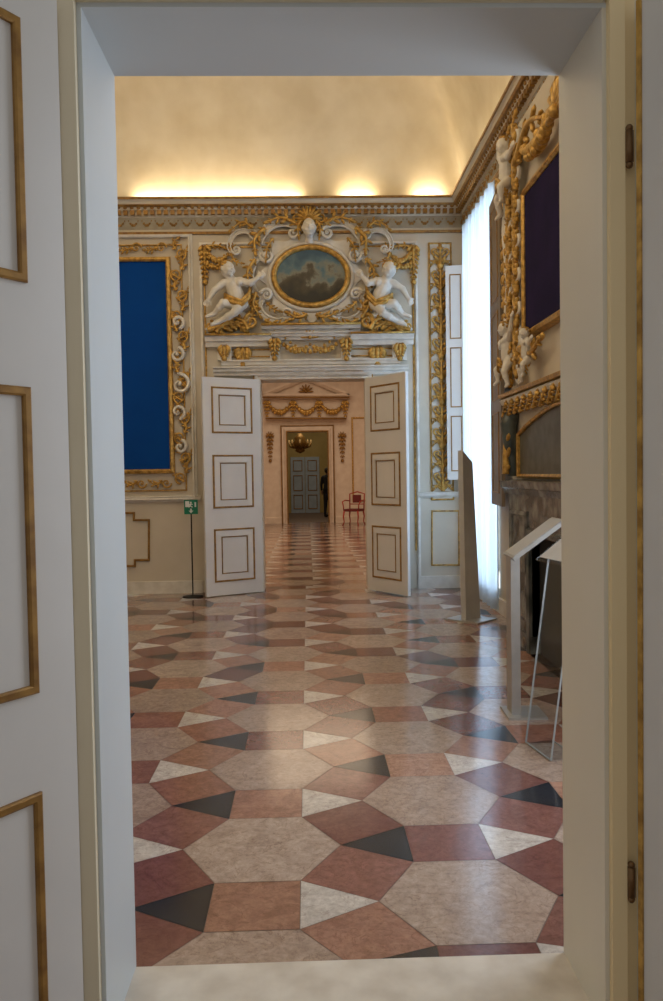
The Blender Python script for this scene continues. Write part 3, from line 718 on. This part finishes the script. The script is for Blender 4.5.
# ================================================================== INFORMATION STANDS
pb=onZ(471,620)
t=thing('information_totem','tall tapered pale grey information totem on a flat base near the curtain','sign stand',(pb.x,pb.y,0),rotz=R(-46))
obj('base_plate',MB().box(-.20,-.17,0,.20,.17,.018),'metal',t)
s=MB(); s.add([(-.03,-.13,.018),(.03,-.13,.018),(.03,.13,.018),(-.03,.13,.018),(-.03,-.16,1.74),(.03,-.16,1.74),(.03,.01,1.62),(-.03,.01,1.62)],[(0,3,2,1),(4,5,6,7),(0,1,5,4),(1,2,6,5),(2,3,7,6),(3,0,4,7)])
obj('column',s,'totem',t)
obj('information_panel',MB().box(-.036,-.11,.7,-.031,-.01,1.45),'panelw',t)
def rbox(mb,x0,y0,z0,x1,y1,z1,rot,off):
    m2=MB().box(x0,y0,z0,x1,y1,z1); mb.add([tuple(rot@Vector(v)+Vector(off)) for v in m2.v],m2.f)
rot=Matrix.Rotation(R(36),3,'X')
pb=onZ(514,714)
t=thing('information_lectern','brushed metal lectern with a sloping text panel facing the chimneypiece','lectern',(pb.x,pb.y,0),rotz=R(-92))
obj('base_plate',MB().box(-.13,-.06,0,.13,.18,.015),'metal',t)
obj('post',MB().box(-.07,-.028,.015,.07,.028,1.00),'metal',t)
s=MB(); rbox(s,-.14,-.03,-.012,.14,.36,.012,rot,(0,0,1.01)); obj('sloping_tray',s,'metal',t)
s=MB(); rbox(s,-.13,-.015,.012,.13,.345,.016,rot,(0,0,1.01)); obj('text_panel',s,'panelw',t)
pb=onZ(538,752)
t=thing('acrylic_lectern','clear acrylic lectern with a white sheet at the near end of the right side','lectern',(pb.x,pb.y,0),rotz=R(-80))
r8=Matrix.Rotation(R(-8),3,'X')
s=MB(); rbox(s,-.15,-.004,0,.15,.004,1.08,r8,(0,0,.006)); obj('upright_sheet',s,'acrylic',t)
s=MB(); s.box(-.15,0,0,.15,.16,.006); obj('base_sheet',s,'acrylic',t)
s=MB()
for x in (-.152,.149): rbox(s,x,-.005,0,x+.003,.005,1.08,r8,(0,0,.006))
rbox(s,-.15,-.006,0,.15,.006,.005,r8,(0,0,.004)); s.box(-.15,.158,0,.15,.161,.007)
obj('polished_edge',s,'edge',t)
s=MB(); rbox(s,-.16,-.10,-.005,.16,.20,.005,rot,(0,.155,1.09)); obj('sloping_shelf',s,'acrylic',t)
s=MB(); rbox(s,-.14,-.08,.006,.14,.18,.009,rot,(0,.155,1.09)); obj('paper_sheet',s,'panelw',t)
# exit sign stand
pb=onZ(193,597); sy=pb.y; zc=onY(192.5,507,sy).z
t=thing('exit_sign_stand','green emergency exit sign on a thin dark pole left of the door','sign stand',(pb.x,pb.y,0))
obj('base_plate',MB().lathe([(.13,0),(.13,.012),(.03,.02),(.012,.03)],n=20),'black',t)
obj('pole',MB().tube([(0,0,.02),(0,0,zc-.09)],.009,8,ref=(1,0,0)),'black',t)
obj('sign_board',MB().box(-.085,-.008,zc-.09,.085,.008,zc+.09),'green',t)
s=MB(); yy=-.011
s.box(-.07,yy,zc+.0,-.02,-.008,zc+.075)
s.blob((.0,yy,zc+.058),(.011,.003,.011)); 
for a,b_,r in (((.0,zc+.045),(-.01,zc+.015),.010),((-.01,zc+.015),(.02,zc-.002),.006),((-.01,zc+.015),(-.028,zc-.004),.006),((.0,zc+.042),(.024,zc+.03),.005),((.0,zc+.042),(-.02,zc+.03),.005)):
    s.tube([(a[0],yy,a[1]),(b_[0],yy,b_[1])],r,6,.3)
s.box(-.01,yy,zc-.045,.01,-.008,zc-.02); s.prism([(-.03,zc-.045),(0,zc-.078),(.03,zc-.045)],yy,-.008); s.box(.045,yy,zc-.0,.065,-.008,zc+.06)
obj('pictogram',s,'white',t)
# ================================================================== SECOND ROOM
GL=onY(288,480,YG).x; GR=onY(328,480,YG).x; GT=onY(308,432,YG).z
s=MB(); s.box(-3.6,YG,0,GL,YG+.35,5.6); s.box(GR,YG,0,4.0,YG+.35,5.6); s.box(GL,YG,GT,GR,YG+.35,5.6); struct('wall_second_far',s,'room2w')
struct('wall_second_left',MB().box(-3.9,YF+.38,0,-3.6,YG,5.6),'room2'); struct('wall_second_right',MB().box(4.0,YF+.38,0,4.3,YG,5.6),'room2')
struct('ceiling_second',MB().box(-3.9,YF+.38,5.3,4.3,YG+.3,5.5),'room2')
s=MB(); s.sweep([(GL,0.0),(GL,GT),(GR,GT),(GR,0.0)],[(0,0),(0,.08),(.05,.12),(.12,.06),(.16,.06),(.18,0)],False); struct('trim_13',s,'room2w','far2')
s=MB(); s.sweep([(GL-.19,0.0),(GL-.19,GT+.19),(GR+.19,GT+.19),(GR+.19,0.0)],bead(.035,.08),False); s.sweep([(GL-.02,0.0),(GL-.02,GT+.02),(GR+.02,GT+.02),(GR+.02,0.0)],bead(.05,.13),False); struct('trim_14',s,'goldd','far2')
t=wthing('door_pediment','peach stucco pediment with gilt garlands over the second doorway','relief ornament',((GL+GR)/2,-.002,GT+.12),'far2')
s=MB(); a=G(262,399); b_=G(349,399); c_=G(306,381)
pp_=[(0,.002),(0,.2),(.08,.28),(.14,.28),(.14,.002)]
s.sweep([a,b_],pp_); s.sweep([a,c_],pp_); s.sweep([c_,b_],pp_)
s.prism([a,b_,c_],-.06,-.002)
a2=G(266,420);b2=G(346,420); s.sweep([a2,b2],[(0,.002),(0,.14),(.07,.2),(.10,.002)])
obj('pediment_mouldings',s,'room2w',t)
g=MB(); 
for p_,q_ in ((a,b_),(a2,b2)): g.sweep([(p_[0],p_[1]+.03),(q_[0],q_[1]+.03)],[(-.018,.15),(-.018,.29),(.018,.29),(.018,.15)])
p0=G(306,392); g.shell(p0[0],p0[1],.22,0,PI,7,-.14)
obj('gilt_lines',g,'goldd',t,True)
for x0_,x1_ in ((268,292),(294,318),(320,344)):
    g=MB(); p0=G(x0_,404);p1=G(x1_,404); g.swag(p0[0],p0[1],p1[0],p1[1],.26,.075,-.10,9); obj('gilt_garland',g,'gold',t,True)
for x_ in (267,293,319,345):
    g=MB(); p0=G(x_,403); g.drop(p0[0],p0[1],.42,.18,-.10,4); obj('gilt_pendant',g,'gold',t,True)
for x_,lb in ((270,'left'),(342,'right')):
    p0=G(x_,436); t=wthing('wall_bracket','gilt hanging husk ornament %s of the second doorway'%lb,'relief ornament',(p0[0],0,p0[1]-.7),'far2',group='husk ornaments by the second doorway')
    g=MB(); g.shell(p0[0],p0[1],.14,0,PI,6,-.05); g.drop(p0[0],p0[1],.75,.18,-.06,6); obj('husks',g,'goldd',t,True)
s=MB(); s.sweep([(-3.6,0.0),(GL-.21,0.0)],[(.0,0),(0,.04),(.18,.04),(.2,0)]); s.sweep([(GR+.21,0.0),(4.0,0.0)],[(.0,0),(0,.04),(.18,.04),(.2,0)]); struct('baseboard_second',s,'room2w','far2')
for k,(xa,xb) in enumerate(((222,262),(352,392))):
    p0=G(xa,418);p1=G(xb,500); s=MB().rect(p0[0],p1[1],p1[0],p0[1],bead(.05,.05)); struct('trim_%d'%(15+k),s,'gold','far2')
# red chair
pb=onZ(354,525); 
t=thing('armchair','red armchair with curved arms beside the second doorway','chair',(pb.x,pb.y,0),rotz=R(-25))
obj('seat',MB().box(-.23,-.24,.40,.23,.24,.47),'red',t)
s=MB(); s.tube([(-.22,.24,.4),(-.23,.28,.90),(0,.30,.96),(.23,.28,.90),(.22,.24,.4)],.020,8,ref=(0,1,0)); s.tube([(-.22,.25,.60),(.22,.25,.60)],.014,8); obj('back_frame',s,'redwood',t,True)
s=MB(); s.box(-.13,.25,.64,.13,.275,.87); obj('backrest',s,'red',t)
for sx in (-1,1):
    s=MB(); s.tube([(sx*.23,.25,.70),(sx*.27,.0,.72),(sx*.27,-.2,.68),(sx*.24,-.22,.58),(sx*.23,-.2,.44)],.018,8,ref=(1,0,0)); obj('arm',s,'redwood',t,True)
    for sy_ in (-1,1):
        s=MB(); s.tube([(sx*.21,sy_*.22,.42),(sx*.23,sy_*.24,.25),(sx*.21,sy_*.23,.10),(sx*.24,sy_*.27,.0)],[.028,.022,.016,.02],8,ref=(1,0,0)); obj('leg',s,'redwood',t,True)
# ================================================================== THIRD ROOM
s=MB(); s.box(-2.6,YG+.35,0,-2.4,31.2,4.6); s.box(2.6,YG+.35,0,2.8,31.2,4.6); s.box(-2.6,31,0,2.8,31.2,4.6)
struct('wall_third',s,'olive'); struct('ceiling_third',MB().box(-2.6,YG+.35,4.4,2.8,31.2,4.6),'olive')
p0=onY(291,500,31); p1=onY(320,500,31); ztop=onY(306,457,31).z
d5=bpy.data.objects.new('door_5',None); C.objects.link(d5); d5.location=(p0.x,31,0); d5['kind']='structure'
w_=(p1.x-p0.x)
for i in range(2):
    obj('leaf',MB().box(i*w_/2+.01,-.05,0,(i+1)*w_/2-.01,0,ztop),'bluedoor',d5)
    g=MB()
    for a,b_ in ((.15,.7),(.85,1.45),(1.6,ztop-.12)): g.rect(i*w_/2+.1,a,(i+1)*w_/2-.1,b_,bar(.03,.02),-.05)
    obj('panel_moulding',g,'goldd',d5)
pc=onY(300,443,28.0)
t=thing('chandelier','small gilt chandelier hanging in the dim third room','chandelier',(pc.x,pc.y,pc.z))
obj('stem',MB().tube([(0,0,0),(0,0,4.4-pc.z)],.015,6,ref=(1,0,0)),'goldd',t)
obj('body',MB().lathe([(.02,-.36),(.18,-.28),(.12,-.16),(.30,-.04),(.18,.08),(.20,.16),(.04,.34)]),'goldd',t,True)
for k in range(8):
    a=k*PI/4; c_,s_=math.cos(a),math.sin(a)
    obj('arm',MB().tube([(0,0,-.05),(.2*c_,.2*s_,-.18),(.34*c_,.34*s_,-.12),(.38*c_,.38*s_,.0)],.032,6,ref=(0.1,0.1,1)),'goldd',t,True)
    obj('candle_bulb',MB().blob((.38*c_,.38*s_,.05),(.03,.03,.06)),'lampglow',t,True)
# person
pp=onZ(328,517)
t=thing('person','person in dark clothes standing at the far end beyond the doorways','person',(pp.x,pp.y,0),rotz=R(150))
s=MB()
s.blob((0,0,1.58),(.075,.092,.115),nu=16,nv=12); s.blob((0,-.095,1.575),(.014,.02,.022)); s.blob((0,-.08,1.53),(.025,.015,.01)); s.blob((.076,0,1.575),(.012,.02,.03)); s.blob((-.076,0,1.575),(.012,.02,.03)); s.cap((0,0,1.5),.05,(0,.01,1.42),.055)
s.cap((0,.01,1.40),.07,(0,0,1.18),.09); s.cap((0,0,1.18),.09,(0,0,.96),.09)
for sd in (-1,1):
    s.cap((0,.01,1.37),.05,(sd*.17,.01,1.36),.045); s.cap((sd*.18,.01,1.36),.042,(sd*.225,.03,1.12),.036); s.cap((sd*.225,.03,1.12),.036,(sd*.235,.0,.93),.028)
    s.cap((sd*.235,.0,.93),.028,(sd*.24,-.03,.86),.035)
    s.cap((sd*.07,0,.95),.08,(sd*.09,-.01,.52),.05); s.cap((sd*.09,-.01,.52),.05,(sd*.10,.02,.08),.032)
    for i in range(4): s.cap((sd*.24,-.055+.02*i,.85),.011,(sd*.235,-.05+.02*i-.01,.77-.006*abs(i-1.5)),.009)
    s.cap((sd*.22,-.06,.87),.012,(sd*.21,-.08,.81),.010)
o=obj('body',s,'skin',t,True); remesh(o,.010,1)
s=MB(); s.cap((0,.01,1.36),.12,(0,0,1.18),.13); s.cap((0,0,1.18),.13,(0,0,.98),.14)
for sd in (-1,1):
    s.cap((0,.01,1.38),.09,(sd*.16,.01,1.37),.07); s.cap((sd*.18,.01,1.36),.062,(sd*.225,.03,1.12),.05); s.cap((sd*.225,.03,1.12),.048,(sd*.235,.0,.94),.038)
o2=obj('jacket',s,'dark',t,True); remesh(o2,.02,2)
s=MB()
for sd in (-1,1): s.cap((sd*.07,0,.95),.105,(sd*.09,-.01,.52),.07); s.cap((sd*.09,-.01,.52),.068,(sd*.10,.02,.10),.048)
o3=obj('trousers',s,'dark',t,True); remesh(o3,.02,2)
for sd in (-1,1): obj('shoe',MB().blob((sd*.10,-.05,.045),(.05,.13,.045),nu=12,nv=8),'black',t,True)
h=MB(); h.blob((0,.025,1.61),(.088,.095,.105),nu=14,nv=10); obj('hair',h,'hair',t,True)
# ================================================================== LIGHTS
def area(name,loc,rot,sx,sy,pw,col,sp=None):
    l=bpy.data.lights.new(name,'AREA'); l.shape='RECTANGLE'; l.size=sx; l.size_y=sy; l.energy=pw; l.color=col
    if sp: l.spread=sp
    o=bpy.data.objects.new(name,l); C.objects.link(o); o.location=loc; o.rotation_euler=rot; return o
warm=(1,.78,.50)
for a,b_,pw in ((135,300,24),(342,373,6),(416,443,6),(-60,100,16)):
    x0=onY(a,190,10.4).x; x1=onY(b_,190,10.4).x
    area('cove_lamp',((x0+x1)/2,10.42,zt+.0),(R(180),0,0),x1-x0,.09,pw,warm)
area('cove_lamp',(XR-.07,6.2,zt),(R(180),0,0),.08,6.5,22,warm)
area('cove_lamp',(XL+.07,6.2,zt),(R(180),0,0),.08,6.5,34,warm)
area('cove_lamp',(-1.2,YN1+.09,zt),(R(180),0,0),5,.08,28,warm)
area('gallery_fill',(-1.4,6.4,5.9),(0,0,0),3,4,64,(1,.84,.62))  # added soft warm fill under the vault, no fixture modelled
area('window_and_fill_light',(XR+.75,(wy0+wy1)/2,2.5),(0,R(90),0),4.4,1.7,165,(.74,.86,1))
area('window_and_fill_light',(XR-.03,3.6,2.4),(0,R(90),0),3.6,1.5,68,(.78,.87,1))  # added cool fill before the solid wall, no window built here
area('second_room_lamp',(0.2,17.5,5.2),(0,0,0),5,9,270,(1,.79,.55))
area('third_room_lamp',(0,28,4.3),(0,0,0),1.5,2,34,(1,.84,.58))
wd=bpy.data.worlds.new('world'); S.world=wd; wd.use_nodes=True; bg=wd.node_tree.nodes['Background']; bg.inputs[0].default_value=(.90,.88,.84,1); bg.inputs[1].default_value=.38
S.view_settings.view_transform='Standard'; S.view_settings.look='None'
